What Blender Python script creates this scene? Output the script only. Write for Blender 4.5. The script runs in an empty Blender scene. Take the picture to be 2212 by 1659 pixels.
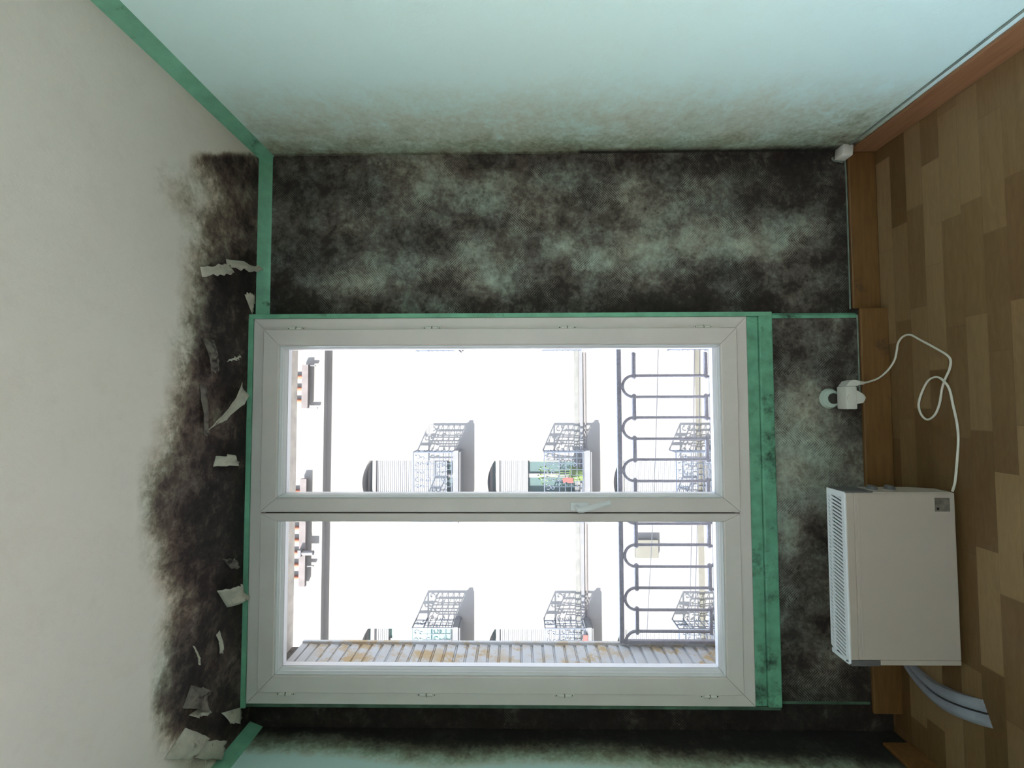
import bpy, bmesh, math, random
from mathutils import Vector, Matrix
random.seed(7)
S = bpy.context.scene
COL = S.collection

# ------------------------------------------------------------------ camera (phone held sideways: up in the room is left in the frame)
FPX, YAW, PIT, ROLL = 940.0, .0405, .0125, .0030
CAM = Vector((0, -1.76, 1.467))
FW = Vector((math.sin(YAW)*math.cos(PIT), math.cos(YAW)*math.cos(PIT), math.sin(PIT)))
RT = FW.cross(Vector((0, 0, 1))).normalized()
UP = RT.cross(FW)
CX = -UP*math.cos(ROLL) - RT*math.sin(ROLL)
CY = RT*math.cos(ROLL) - UP*math.sin(ROLL)
cd = bpy.data.cameras.new('camera'); cam = bpy.data.objects.new('camera', cd); COL.objects.link(cam)
cd.sensor_width = 36; cd.lens = FPX/2212*36; cd.clip_start = .02; cd.clip_end = 300
M = Matrix.Identity(4)
for i, a in enumerate((CX, CY, -FW)):
    for r in range(3): M[r][i] = a[r]
M.translation = CAM
cam.matrix_world = M
S.camera = cam

# ------------------------------------------------------------------ sky, sun, exposure
S.view_settings.view_transform = 'Standard'; S.view_settings.look = 'None'
S.view_settings.gamma = 1; S.view_settings.use_curve_mapping = False
S.view_settings.exposure = 0.18
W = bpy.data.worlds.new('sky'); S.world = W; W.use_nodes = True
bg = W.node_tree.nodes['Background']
# pale horizon, much brighter blue-white high sky
_t = W.node_tree; _g = _t.nodes.new('ShaderNodeTexCoord'); _x = _t.nodes.new('ShaderNodeSeparateXYZ'); _r = _t.nodes.new('ShaderNodeValToRGB')
_t.links.new(_g.outputs['Generated'], _x.inputs[0]); _t.links.new(_x.outputs[2], _r.inputs[0]); _t.links.new(_r.outputs[0], bg.inputs[0])
_e = _r.color_ramp.elements; _e.new(.5)
for _el, (_p, _c) in zip(_e, ((.34, (.40, .39, .39)), (.52, (.62, .76, 1.0)), (.9, (.70, .84, 1.0)))): _el.position = _p; _el.color = (*_c, 1)
# western sky glow added to brighten the room through the side window
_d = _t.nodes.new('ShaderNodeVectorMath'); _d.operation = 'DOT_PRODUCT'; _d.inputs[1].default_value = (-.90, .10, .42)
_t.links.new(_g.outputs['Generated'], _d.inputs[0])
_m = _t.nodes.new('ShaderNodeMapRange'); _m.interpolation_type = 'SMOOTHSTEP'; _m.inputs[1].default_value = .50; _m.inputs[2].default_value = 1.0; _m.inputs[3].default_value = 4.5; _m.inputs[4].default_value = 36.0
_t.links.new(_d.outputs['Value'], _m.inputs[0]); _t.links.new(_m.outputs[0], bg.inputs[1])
sd = bpy.data.lights.new('sun', 'SUN'); sd.energy = 32; sd.angle = .009; sd.color = (1, .95, .87)
sun = bpy.data.objects.new('sun', sd); COL.objects.link(sun)
sun.rotation_euler = Vector((1.37, 1, -.60)).to_track_quat('-Z', 'Y').to_euler()
sun.location = (-6, -8, 8)
pd = bpy.data.lights.new('window_portal', 'AREA'); pd.shape = 'RECTANGLE'; pd.size = 1.42; pd.size_y = 1.93
pd.cycles.is_portal = True
po = bpy.data.objects.new('window_portal', pd); COL.objects.link(po)
po.location = (-.41, .30, 1.53); po.rotation_euler = (math.radians(-90), 0, 0)
pd2 = bpy.data.lights.new('added_window_portal', 'AREA'); pd2.shape = 'RECTANGLE'; pd2.size = 1.9; pd2.size_y = 1.9  # sky sampling portal of the added side window
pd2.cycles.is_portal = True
po2 = bpy.data.objects.new('added_window_portal', pd2); COL.objects.link(po2)
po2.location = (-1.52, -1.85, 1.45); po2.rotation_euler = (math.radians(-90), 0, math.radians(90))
# fill lamp added behind the camera to brighten the room
ld = bpy.data.lights.new('fill_light', 'AREA'); ld.shape = 'DISK'; ld.size = .5; ld.energy = 10; ld.color = (1, .93, .84)
lo = bpy.data.objects.new('fill_light', ld); COL.objects.link(lo); lo.location = (-.1, -2.7, 2.36)
S.cycles.max_bounces = 14; S.cycles.diffuse_bounces = 8; S.cycles.transparent_max_bounces = 24
S.cycles.sample_clamp_indirect = 6.0
S.cycles.use_denoising = True

# ------------------------------------------------------------------ measuring helpers
def at(px, py, ax, val):
    r = FW*FPX + CX*(px-1106) + CY*(829.5-py)
    return CAM + r*((val-CAM[ax])/r[ax])
def chart(p):
    d = p-CAM; z = d.dot(FW)
    return 1106+FPX*d.dot(CX)/z, 829.5-FPX*d.dot(CY)/z

# ------------------------------------------------------------------ mesh helpers
class MB:
    def __init__(s): s.bm = bmesh.new()
    def face(s, pts):
        return s.bm.faces.new([s.bm.verts.new(p) for p in pts])
    def box(s, a, b, rot=None, bev=0, piv=None):
        a = Vector(a); b = Vector(b); c = (a+b)/2
        r = bmesh.ops.create_cube(s.bm, size=1.0); vs = r['verts']
        for v in vs: v.co = Vector((v.co.x*(b.x-a.x), v.co.y*(b.y-a.y), v.co.z*(b.z-a.z))) + c
        if bev > 0:
            es = list({e for v in vs for e in v.link_edges})
            g = bmesh.ops.bevel(s.bm, geom=es, offset=bev, segments=2, affect='EDGES', profile=.5)
            vs = list({v for f in g['faces'] for v in f.verts} | {v for v in vs if v.is_valid})
            seen = set(vs); st = list(vs)
            while st:
                v = st.pop()
                for e in v.link_edges:
                    o = e.other_vert(v)
                    if o not in seen: seen.add(o); st.append(o)
            vs = list(seen)
        if rot is not None:
            p = Vector(piv) if piv is not None else c
            for v in vs: v.co = rot @ (v.co-p) + p
        return vs
    def tube(s, pts, r, n=8, closed=False):
        pts = [Vector(p) for p in pts]; k = len(pts); rings = []
        rr = r if isinstance(r, (list, tuple)) else [r]*k
        prev = None
        for i, p in enumerate(pts):
            a = pts[(i-1) % k] if (closed or i) else p
            b = pts[(i+1) % k] if (closed or i < k-1) else p
            t = (b-a).normalized()
            u = prev - t*prev.dot(t) if prev is not None else t.orthogonal()
            u.normalize(); prev = u; w = t.cross(u)
            rings.append([s.bm.verts.new(p+(u*math.cos(q*2*math.pi/n)+w*math.sin(q*2*math.pi/n))*rr[i]) for q in range(n)])
        m = k if closed else k-1
        for i in range(m):
            A, B = rings[i], rings[(i+1) % k]
            for q in range(n): s.bm.faces.new((A[q], A[(q+1) % n], B[(q+1) % n], B[q]))
        if not closed:
            s.bm.faces.new(rings[0][::-1]); s.bm.faces.new(rings[-1])
    def prism(s, poly, ext):
        ext = Vector(ext)
        A = [s.bm.verts.new(Vector(p)) for p in poly]; B = [s.bm.verts.new(Vector(p)+ext) for p in poly]
        s.bm.faces.new(A[::-1]); s.bm.faces.new(B)
        for i in range(len(A)):
            j = (i+1) % len(A); s.bm.faces.new((A[i], A[j], B[j], B[i]))
    def cyl(s, c, ax, r, h, n=24, r2=None):
        c = Vector(c); ax = Vector(ax).normalized()
        s.tube([c, c+ax*h], [r, r if r2 is None else r2], n)
    def ring(s, rect, prof, sc=(1, 1, 1, 1), gap=.0016):
        # mitred frame; prof = closed polygon of (inset, y); sc = left, right, bottom, top
        def crn(t):
            x0, x1, z0, z1 = rect
            return [(x0+t*sc[0], z0+t*sc[2]), (x1-t*sc[1], z0+t*sc[2]), (x1-t*sc[1], z1-t*sc[3]), (x0+t*sc[0], z1-t*sc[3])]
        for i in range(4):
            j = (i+1) % 4; A = []; B = []
            for t, y in prof:
                c = crn(t); p = Vector((c[i][0], y, c[i][1])); q = Vector((c[j][0], y, c[j][1]))
                d = (q-p).normalized()*gap/2
                A.append(s.bm.verts.new(p+d)); B.append(s.bm.verts.new(q-d))
            s.bm.faces.new(A[::-1]); s.bm.faces.new(B)
            for a in range(len(A)):
                b = (a+1) % len(A); s.bm.faces.new((A[a], A[b], B[b], B[a]))
    def build(s, name, mat, parent=None, smooth=False, keep=False):
        bmesh.ops.recalc_face_normals(s.bm, faces=s.bm.faces)
        me = bpy.data.meshes.new(name); s.bm.to_mesh(me); s.bm.free()
        for m in (mat if isinstance(mat, (list, tuple)) else [mat]): me.materials.append(m)
        if smooth:
            for p in me.polygons: p.use_smooth = True
            me.set_sharp_from_angle(angle=math.radians(42))
        o = bpy.data.objects.new(name, me); COL.objects.link(o)
        if parent is not None:
            o.parent = parent
            o.matrix_parent_inverse = parent.matrix_basis.inverted()
        return o

def empty(name, loc, label=None, cat=None, group=None, kind=None):
    o = bpy.data.objects.new(name, None); o.location = loc; o.empty_display_size = .05; COL.objects.link(o)
    return tag(o, label, cat, group, kind)
def tag(o, label=None, cat=None, group=None, kind=None):
    for k, v in (('label', label), ('category', cat), ('group', group), ('kind', kind)):
        if v: o[k] = v
    return o

# ------------------------------------------------------------------ materials
class NT:
    def __init__(s, name):
        s.m = bpy.data.materials.new(name); s.m.use_nodes = True
        s.t = s.m.node_tree; s.b = s.t.nodes['Principled BSDF']
    def n(s, ty, **kw):
        x = s.t.nodes.new(ty)
        for k, v in kw.items(): setattr(x, k, v)
        return x
    def l(s, a, b): s.t.links.new(a, b)
    def val(s, sock, v):
        if hasattr(v, 'is_output'): s.l(v, sock)
        else: sock.default_value = v
    def math(s, op, a, b=0.0, c=None):
        x = s.n('ShaderNodeMath', operation=op); s.val(x.inputs[0], a); s.val(x.inputs[1], b)
        if c is not None: s.val(x.inputs[2], c)
        return x.outputs[0]
    def coord(s): return s.n('ShaderNodeTexCoord').outputs['Object']
    def xyz(s):
        x = s.n('ShaderNodeSeparateXYZ'); s.l(s.coord(), x.inputs[0]); return x.outputs
    def noise(s, scale, detail=4, vec=None, rough=.55, stretch=None):
        v = vec if vec is not None else s.coord()
        if stretch:
            mp = s.n('ShaderNodeMapping'); mp.inputs['Scale'].default_value = stretch; s.l(v, mp.inputs[0]); v = mp.outputs[0]
        x = s.n('ShaderNodeTexNoise'); x.inputs['Scale'].default_value = scale; x.inputs['Detail'].default_value = detail
        x.inputs['Roughness'].default_value = rough; s.l(v, x.inputs['Vector']); return x.outputs[0]
    def ramp(s, fac, stops):
        x = s.n('ShaderNodeValToRGB'); e = x.color_ramp.elements
        while len(e) < len(stops): e.new(.5)
        for el, (p, c) in zip(e, stops): el.position = p; el.color = (*c, 1)
        s.l(fac, x.inputs[0]); return x.outputs[0]
    def mix(s, f, a, b):
        x = s.n('ShaderNodeMix', data_type='RGBA')
        s.val(x.inputs[0], f)
        for i, v in ((6, a), (7, b)):
            if hasattr(v, 'is_output'): s.l(v, x.inputs[i])
            else: x.inputs[i].default_value = (*v, 1)
        return x.outputs[2]
    def bump(s, h, st=.3, d=.002):
        x = s.n('ShaderNodeBump'); x.inputs['Strength'].default_value = st; x.inputs['Distance'].default_value = d
        s.l(h, x.inputs['Height']); s.l(x.outputs[0], s.b.inputs['Normal'])
    def col(s, c, rough=.6):
        s.val(s.b.inputs['Base Color'], c if hasattr(c, 'is_output') else (*c, 1)); s.b.inputs['Roughness'].default_value = rough
        return s

def simple(name, c, rough=.5, amp=.06, scale=12, bump=0, metal=0, dirt=None):
    t = NT(name)
    f = t.noise(scale, 5)
    c0 = tuple(x*(1-amp) for x in c); c1 = tuple(min(1, x*(1+amp)) for x in c)
    k = t.ramp(f, [(.3, c0), (.7, c1)])
    if dirt:
        k = t.mix(t.ramp(t.noise(dirt[2], 8, rough=.7), [(dirt[1], (0, 0, 0)), (min(1, dirt[1]+.12), (1, 1, 1))]), k, dirt[0])
    t.col(k, rough); t.b.inputs['Metallic'].default_value = metal
    if bump: t.bump(t.noise(scale*12, 4), bump, .001)
    return t.m

def mould_mat(name, stops, amp1=.75, amp2=.55, herring=False, spots=True, s1=9, s2=55, a3=.6):
    t = NT(name)
    a = t.n('ShaderNodeAttribute', attribute_name='mould').outputs['Fac']
    n1 = t.math('MULTIPLY', t.math('SUBTRACT', t.noise(s1, 7, rough=.62), .5), amp1)
    n2 = t.math('MULTIPLY', t.math('SUBTRACT', t.noise(s2, 5, rough=.7), .5), amp2)
    wv = t.n('ShaderNodeVectorMath', operation='MULTIPLY_ADD'); nz = t.n('ShaderNodeTexNoise'); nz.inputs['Scale'].default_value = 14; t.l(t.coord(), nz.inputs['Vector'])
    t.l(nz.outputs['Color'], wv.inputs[0]); wv.inputs[1].default_value = (.09, .09, .09); t.l(t.coord(), wv.inputs[2])
    n3 = t.math('MULTIPLY', t.math('SUBTRACT', t.noise(24, 6, vec=wv.outputs[0], rough=.68), .5), a3)
    n2 = t.math('ADD', n2, n3)
    # noise only bites where there is some mould
    w = t.math('MINIMUM', t.math('MULTIPLY', t.math('SUBTRACT', 1.02, a), 4.0), 1.0)
    v = t.math('ADD', a, t.math('MULTIPLY', t.math('ADD', n1, n2), w))
    h = None
    if herring:
        X, Y, Z = t.xyz()
        tri = t.math('PINGPONG', X, .055)
        st = t.math('SINE', t.math('MULTIPLY', t.math('ADD', Z, tri), 2*math.pi/.0105))
        pat = t.ramp(t.noise(5, 4), [(.50, (.12, .12, .12)), (.60, (1, 1, 1))])
        v = t.math('ADD', v, t.math('MULTIPLY', t.math('MULTIPLY', st, .13), pat))
        h = st
    if spots:
        vo = t.n('ShaderNodeTexVoronoi'); vo.inputs['Scale'].default_value = 26; t.l(t.coord(), vo.inputs['Vector'])
        sp = t.math('LESS_THAN', vo.outputs['Distance'], t.math('MULTIPLY', t.noise(3, 5), .24))
        v = t.math('SUBTRACT', v, t.math('MULTIPLY', t.math('MULTIPLY', sp, .10), w))
    c = t.ramp(v, stops)
    tint = t.ramp(t.noise(4.5, 4), [(.38, (1.0, .92, .86)), (.62, (.93, 1.0, .98))])
    mx = t.n('ShaderNodeMix', data_type='RGBA', blend_type='MULTIPLY'); mx.inputs[0].default_value = 1
    t.l(c, mx.inputs[6]); t.l(tint, mx.inputs[7])
    c2 = t.mix(w, c, mx.outputs[2])
    t.col(c2, .85)
    fine = t.noise(330, 3)
    if h is not None: t.bump(t.math('ADD', t.math('MULTIPLY', h, .5), fine), .35, .0012)
    else: t.bump(t.math('ADD', t.noise(60, 5), fine), .3, .0015)
    return t.m

m_back = mould_mat('mouldy herringbone wallpaper', [(0, (.014, .009, .008)), (.2, (.034, .024, .021)), (.42, (.125, .112, .098)), (.65, (.30, .305, .265)), (.9, (.50, .53, .46)), (1, (.56, .60, .52))], herring=True)
m_ceil = mould_mat('mouldy ceiling paint', [(0, (.010, .006, .006)), (.2, (.036, .021, .020)), (.42, (.12, .083, .070)), (.62, (.26, .22, .175)), (.82, (.57, .50, .43)), (1, (.85, .765, .70))], amp1=.95, amp2=.5, a3=.8)
m_side = mould_mat('pale green wall paint', [(0, (.008, .007, .006)), (.2, (.03, .026, .020)), (.45, (.14, .14, .10)), (.7, (.34, .40, .31)), (.88, (.54, .63, .55)), (1, (.60, .80, .77))], amp1=.6, amp2=.45, a3=.5)
m_green = simple('green trim paint', (.18, .43, .285), .45, .22, 14, bump=.15, dirt=((.02, .05, .03), .60, 9))
m_greend = simple('green trim paint mould stained', (.13, .34, .225), .5, .3, 18, bump=.2, dirt=((.02, .05, .032), .545, 7))
m_greenk = simple('green trim paint mould blackened', (.05, .10, .065), .6, .5, 14, bump=.2)
m_pvc = simple('white window plastic', (.74, .665, .64), .35, .035, 7, dirt=((.50, .47, .40), .74, 13))
m_pvc2 = simple('white bead plastic', (.80, .80, .82), .3, .02, 7)
m_gap = simple('dark rubber seal', (.035, .028, .024), .8, .2, 40)
m_white = simple('white plastic', (.72, .69, .64), .35, .04, 20)
m_heat = simple('heater enamel with shade in colour', (.50, .42, .375), .35, .02, 9)  # white body; shade on its room side is put into this dim brownish colour
m_grille = simple('grille plastic with skylight in colour', (.88, .90, .97), .3, .02, 9)  # sky light falling on the heater top is put into this bluish white
m_capgrey = simple('dark grey plastic', (.12, .115, .12), .5, .06, 30)
m_dark = simple('dark interior', (.012, .014, .018), .7, .1, 30)
m_cord = simple('white cord rubber', (.72, .68, .60), .45, .04, 60)
m_cable = simple('painted cable', (.15, .18, .15), .5, .25, 25)
m_sticker = simple('silver rating sticker', (.21, .185, .16), .35, .25, 60, metal=.3)
m_base = NT('varnished wood skirting')
g = m_base.noise(6, 6, stretch=(1.2, 10, 10))
m_base.col(m_base.mix(m_base.ramp(m_base.noise(7, 6, rough=.7), [(.60, (0, 0, 0)), (.72, (1, 1, 1))]), m_base.ramp(g, [(.3, (.135, .060, .018)), (.7, (.20, .096, .032))]), (.06, .035, .022)), .4)
m_base = m_base.m
m_base2 = NT('reddish wood skirting')
g = m_base2.noise(6, 6, stretch=(10, 1.2, 10))
m_base2.col(m_base2.ramp(g, [(.3, (.19, .085, .036)), (.7, (.27, .13, .062))]), .35); m_base2 = m_base2.m

def floor_mat():
    t = NT('three strip laminate')
    X, Y, Z = t.xyz()
    row = t.math('FLOOR', t.math('DIVIDE', Y, .0655))
    wn = t.n('ShaderNodeTexWhiteNoise', noise_dimensions='1D'); t.l(row, wn.inputs['W'])
    u = t.math('DIVIDE', t.math('ADD', X, t.math('MULTIPLY', wn.outputs['Value'], .9)), .37)
    colm = t.math('FLOOR', u)
    cx = t.n('ShaderNodeCombineXYZ'); t.l(row, cx.inputs[0]); t.l(colm, cx.inputs[1])
    w2 = t.n('ShaderNodeTexWhiteNoise', noise_dimensions='3D'); t.l(cx.outputs[0], w2.inputs['Vector'])
    gv = t.n('ShaderNodeVectorMath', operation='ADD'); t.l(t.coord(), gv.inputs[0]); t.l(w2.outputs['Color'], gv.inputs[1])
    gr = t.noise(5, 7, vec=gv.outputs[0], rough=.65, stretch=(1.6, 14, 1))
    gr2 = t.noise(4, 2, vec=gv.outputs[0], stretch=(1, 5, 1))
    rings = t.math('PINGPONG', t.math('MULTIPLY', gr2, 9), .5)
    f = t.math('ADD', t.math('MULTIPLY', w2.outputs['Value'], .62), t.math('ADD', t.math('MULTIPLY', gr, .30), t.math('MULTIPLY', rings, .12)))
    c = t.ramp(f, [(.12, (.105, .052, .018)), (.4, (.165, .095, .038)), (.65, (.225, .140, .064)), (.95, (.33, .215, .108))])
    fy = t.math('FRACT', t.math('DIVIDE', Y, .0655)); fx = t.math('FRACT', u)
    ed = t.math('MAXIMUM', t.math('LESS_THAN', fy, .02), t.math('LESS_THAN', fx, .006))
    c = t.mix(t.math('MULTIPLY', ed, .3), c, (.06, .035, .018))
    t.col(c, .42)
    return t.m
m_floor = floor_mat()

def glass_mat(name, tint, haze=.02):
    t = NT(name); t.t.nodes.remove(t.b)
    out = t.t.nodes['Material Output']
    tr = t.n('ShaderNodeBsdfTransparent'); tr.inputs[0].default_value = (*tint, 1)
    gl = t.n('ShaderNodeBsdfGlossy'); gl.inputs['Roughness'].default_value = .02
    tl = t.n('ShaderNodeBsdfTranslucent'); tl.inputs[0].default_value = (.9, .9, 1, 1)
    fr = t.n('ShaderNodeFresnel'); fr.inputs[0].default_value = 1.3
    m1 = t.n('ShaderNodeMixShader'); t.l(fr.outputs[0], m1.inputs[0]); t.l(tr.outputs[0], m1.inputs[1]); t.l(gl.outputs[0], m1.inputs[2])
    m2 = t.n('ShaderNodeMixShader'); t.l(t.math('MULTIPLY', t.noise(6, 5), haze), m2.inputs[0]); t.l(m1.outputs[0], m2.inputs[1]); t.l(tl.outputs[0], m2.inputs[2])
    t.l(m2.outputs[0], out.inputs[0])
    return t.m
m_glass = glass_mat('window glass with dust', (.97, .98, .98), .06)

# ------------------------------------------------------------------ mould charts (rows of brightness digits, 0 black .. 9 clean)
def bil(rows, u, v):
    h = len(rows); w = len(rows[0])
    u = min(max(u-.5, 0), w-1.001); v = min(max(v-.5, 0), h-1.001)
    i, j = int(u), int(v); a, b = u-i, v-j
    g = lambda y, x: rows[y][x]
    return g(j, i)*(1-a)*(1-b)+g(j, i+1)*a*(1-b)+g(j+1, i)*(1-a)*b+g(j+1, i+1)*a*b
def rows(txt): return [[int(c) for c in r] for r in txt.split()]
G_R = rows('''3334456533334333332222112
 2233356556545346445432222
 4233455455543335554543322 
 4344433333443444556555562
 3333333264446556676676532
 3334555556544665644334322
 2356653356432434532223242
 1233233423323321011321321'''.replace('4233455455543335554543322', '4233455455454335554433232'))
G_L = rows('33343 23333 33323 46523 56642 65653 67654 77655 75555 66334 55324 54444 33454 43333 32333 22343 22442 22221')
G_C = rows('''9999962223 9988876432 9998787553 9999875433 9999875433 9999865222 9999851111 9999861111
 9999742222 9998732222 9998622121 9998633111 9997433211 9986434311 9985332211 9863322111 9743322111 9633212111
 9743212101 9874212111 9863222101 9985311111 9997421111 9984322121 9983222221 9972122231 9951112232 9941232112
 9973221111 9988876433 9999888777''')
def f_back(p):
    x, y = chart(p)
    return bil(G_R, (x-590)/50, (y-340)/42)/9*.92
def f_low(p):
    x, y = chart(p)
    return bil(G_L, (x-1655)/42, (y-685)/47)/9*.95
def f_leftbit(p): return .06 + .05*math.sin(p.z*9)
def f_ceil(p):
    if (p-CAM).dot(FW) < .3: return 1.0
    x, y = chart(p)
    if x < 268 or y < 318:
        return 1.0
    v = bil(G_C, (x-280)/28, (y-320)/44)/9
    if y < 345: v = v + (1-v)*min(1, max(0, (340-y)/14))
    if x < 290: v = 1.0*(290-x)/22 + v*(1-(290-x)/22) if x > 268 else 1
    w = min(1, max(0, (v-.9)/.1))
    return v
LEFT_EDGE = [(2.54, .045), (2.3, .05), (2.1, .065), (1.93, .10), (1.75, .125), (1.6, .105), (1.33, .09), (1.1, .11), (.84, .15), (.5, .16), (.3, .17), (0, .26)]
def f_left(p):
    d = -p.y; z = p.z
    for (z0, a), (z1, b) in zip(LEFT_EDGE, LEFT_EDGE[1:]):
        if z <= z0 and z >= z1:
            e = a+(b-a)*(z0-z)/(z0-z1); break
    else: e = .05
    e *= .72
    q = (d-e)/.11
    return max(.02, min(1, .30+q*.8)) if q > -.35 else .02
def f_right(p):  # tone gets darker towards the window corner and near the floor
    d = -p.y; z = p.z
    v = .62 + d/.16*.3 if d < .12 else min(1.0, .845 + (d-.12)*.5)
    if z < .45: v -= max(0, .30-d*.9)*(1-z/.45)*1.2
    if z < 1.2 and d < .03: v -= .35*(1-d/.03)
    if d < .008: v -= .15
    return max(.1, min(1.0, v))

def sheet(mb, o, U, V, nu, nv, fn, vals):
    o = Vector(o); U = Vector(U); V = Vector(V); g = []
    for j in range(nv+1):
        r = []
        for i in range(nu+1):
            p = o+U*(i/nu)+V*(j/nv); v = mb.bm.verts.new(p); vals[v] = fn(p); r.append(v)
        g.append(r)
    for j in range(nv):
        for i in range(nu): mb.bm.faces.new((g[j][i], g[j][i+1], g[j+1][i+1], g[j+1][i]))
def build_mould(mb, vals, name, mat, kind='structure'):
    lay = mb.bm.verts.layers.float.new('mould')
    # layer creation invalidates nothing; verts not in vals are clean/dark by default .3
    for v in mb.bm.verts: v[lay] = .3
    for v, q in vals: mb.bm.verts[v][lay] = q
    me = bpy.data.meshes.new(name); mb.bm.to_mesh(me); mb.bm.free(); me.materials.append(mat)
    o = bpy.data.objects.new(name, me); COL.objects.link(o); o['kind'] = kind
    return o
def wall_object(name, mat, sheets, boxes):
    mb = MB(); vals = {}
    for a in sheets: sheet(mb, *a, vals)
    for a, b in boxes: mb.box(a, b)
    mb.bm.verts.ensure_lookup_table(); mb.bm.verts.index_update()
    lst = [(v.index, q) for v, q in vals.items()]
    return build_mould(mb, lst, name, mat)

ZC = 2.535; XR = 1.03; XL = -1.29; YB = .012; YR = -4.6
# walls, floor, ceiling ------------------------------------------------
wall_object('wall_back', m_back,
    [((XR, YB, 0), (-(XR-.345), 0, 0), (0, 0, ZC), 60, 210, f_back),
     ((.345, -.02, 0), (-1.505, 0, 0), (0, 0, .52), 124, 44, f_low),
     ((-1.16, YB, 0), (XL+1.16, 0, 0), (0, 0, ZC), 8, 60, f_leftbit)],
    [((.346, YB+.001, 0), (XR+.25, .27, 2.9)), ((-1.159, -.019, 0), (.345, .27, .519)), ((XL-.2, YB+.001, 0), (-1.159, .27, 2.9)),
     ((-1.158, .055, 2.516), (.345, .27, 2.9)), ((.272, .055, .52), (.345, .27, 2.515)), ((-1.158, .055, .52), (-1.122, .27, 2.515))])
wall_object('ceiling', m_ceil,
    [((XR, YB, ZC), (XL-XR, 0, 0), (0, -.72, 0), 200, 66, f_ceil)],
    [((XL-.2, YR-.2, ZC+.001), (XR+.2, .012, ZC+.2))])
o = bpy.data.objects['ceiling']
mb = MB(); vals = {}
WY0, WY1, WZ0, WZ1 = -2.80, -.90, .50, 2.40       # added unseen window, in the left wall behind the camera
wall_object('wall_left', m_side,
    [((XL, YB, 0), (0, -.6, 0), (0, 0, ZC), 60, 180, f_left), ((XL, YB-.6, 0), (0, WY1-YB+.6, 0), (0, 0, ZC), 4, 4, lambda p: 1.0),
     ((XL, WY1, 0), (0, WY0-WY1, 0), (0, 0, WZ0), 2, 2, lambda p: 1.0), ((XL, WY1, WZ1), (0, WY0-WY1, 0), (0, 0, ZC-WZ1), 2, 2, lambda p: 1.0), ((XL, WY0, 0), (0, YR-WY0, 0), (0, 0, ZC), 2, 2, lambda p: 1.0)],
    [((XL-.2, WY1, -.1), (XL-.001, YB, ZC+.1)), ((XL-.2, YR-.2, -.1), (XL-.001, WY0, ZC+.1)), ((XL-.2, WY0, -.1), (XL-.001, WY1, WZ0)), ((XL-.2, WY0, WZ1), (XL-.001, WY1, ZC+.1))])
wall_object('wall_right', m_side,
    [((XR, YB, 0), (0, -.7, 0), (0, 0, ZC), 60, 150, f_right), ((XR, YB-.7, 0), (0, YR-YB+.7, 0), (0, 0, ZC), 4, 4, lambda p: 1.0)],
    [((XR+.001, YR-.2, -.1), (XR+.2, YB, ZC+.1))])
wall_object('wall_rear', m_side, [((XL, YR, 0), (XR-XL, 0, 0), (0, 0, ZC), 2, 2, lambda p: 1.0)], [((XL-.2, YR-.2, -.1), (XR+.2, YR-.001, ZC+.1))])
mb = MB(); mb.box((XL-.2, YR-.2, -.12), (XR+.2, .27, 0)); tag(mb.build('floor', m_floor), kind='structure')
# the rest of the ceiling sheet (clean) needs the clean value
mb = MB(); vals = {}
def clean(name, mat, o_, U, V):
    return wall_object(name, mat, [(o_, U, V, 2, 2, lambda p: 1.0)], [])
c2 = wall_object('ceiling_clean_tmp', m_ceil, [((XR, YB-.72, ZC), (XL-XR, 0, 0), (0, YR-YB+.72, 0), 6, 6, lambda p: 1.0)], [])
# join it into the ceiling mesh
bmj = bmesh.new(); bmj.from_mesh(bpy.data.objects['ceiling'].data); bmj.from_mesh(c2.data)
bmj.to_mesh(bpy.data.objects['ceiling'].data); bmj.free(); bpy.data.objects.remove(c2)

# green painted mouldings ---------------------------------------------
def trim(i, mat, fn, label=None):
    mb = MB(); fn(mb); o = mb.build('trim_%d' % i, mat); o['kind'] = 'structure'
    if label: o['label'] = label
    return o
trim(1, m_green, lambda m: m.prism([(XR, YB, ZC), (XR-.022, YB, ZC), (XR-.018, YB, ZC-.008), (XR-.006, YB, ZC-.040), (XR, YB, ZC-.052)], (0, YR-YB, 0)))
trim(2, m_green, lambda m: m.prism([(XL, YB, ZC), (XL+.022, YB, ZC), (XL+.018, YB, ZC-.008), (XL+.006, YB, ZC-.040), (XL, YB, ZC-.052)], (0, YR-YB, 0)))
trim(3, m_green, lambda m: m.prism([(.34, YB, ZC), (.34, YB-.022, ZC), (.34, YB-.018, ZC-.008), (.34, YB-.006, ZC-.036), (.34, YB, ZC-.046)], (XR-.34, 0, 0)))
# window casing painted green: thin band round the frame and the deep ledge below it
trim(4, m_green, lambda m: (m.box((.3325, -.056, .47), (.350, YB, ZC-.001), bev=.002)))
trim(5, m_green, lambda m: m.box((-1.172, -.056, 2.5155), (.3325, .05, ZC-.001)))
trim(6, m_greenk, lambda m: (m.box((-1.172, -.050, .47), (-1.1575, YB, 2.5155), bev=.002)))
trim(7, m_greend, lambda m: (m.box((-1.157, -.050, .522), (.332, .05, .567), bev=.003), m.box((-1.160, -.056, .468), (.340, -.0195, .521), bev=.005)))
trim(8, m_greend, lambda m: m.prism([(.345, -.02, .115), (.352, -.013, .115), (.352, .011, .115), (.345, .011, .115), (.330, -.0205, .115), (.33, -.024, .115), (.343, -.024, .115)], (0, 0, .355)))
trim(9, m_greenk, lambda m: m.box((-1.166, -.023, .115), (-1.157, .011, .468)))

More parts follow.
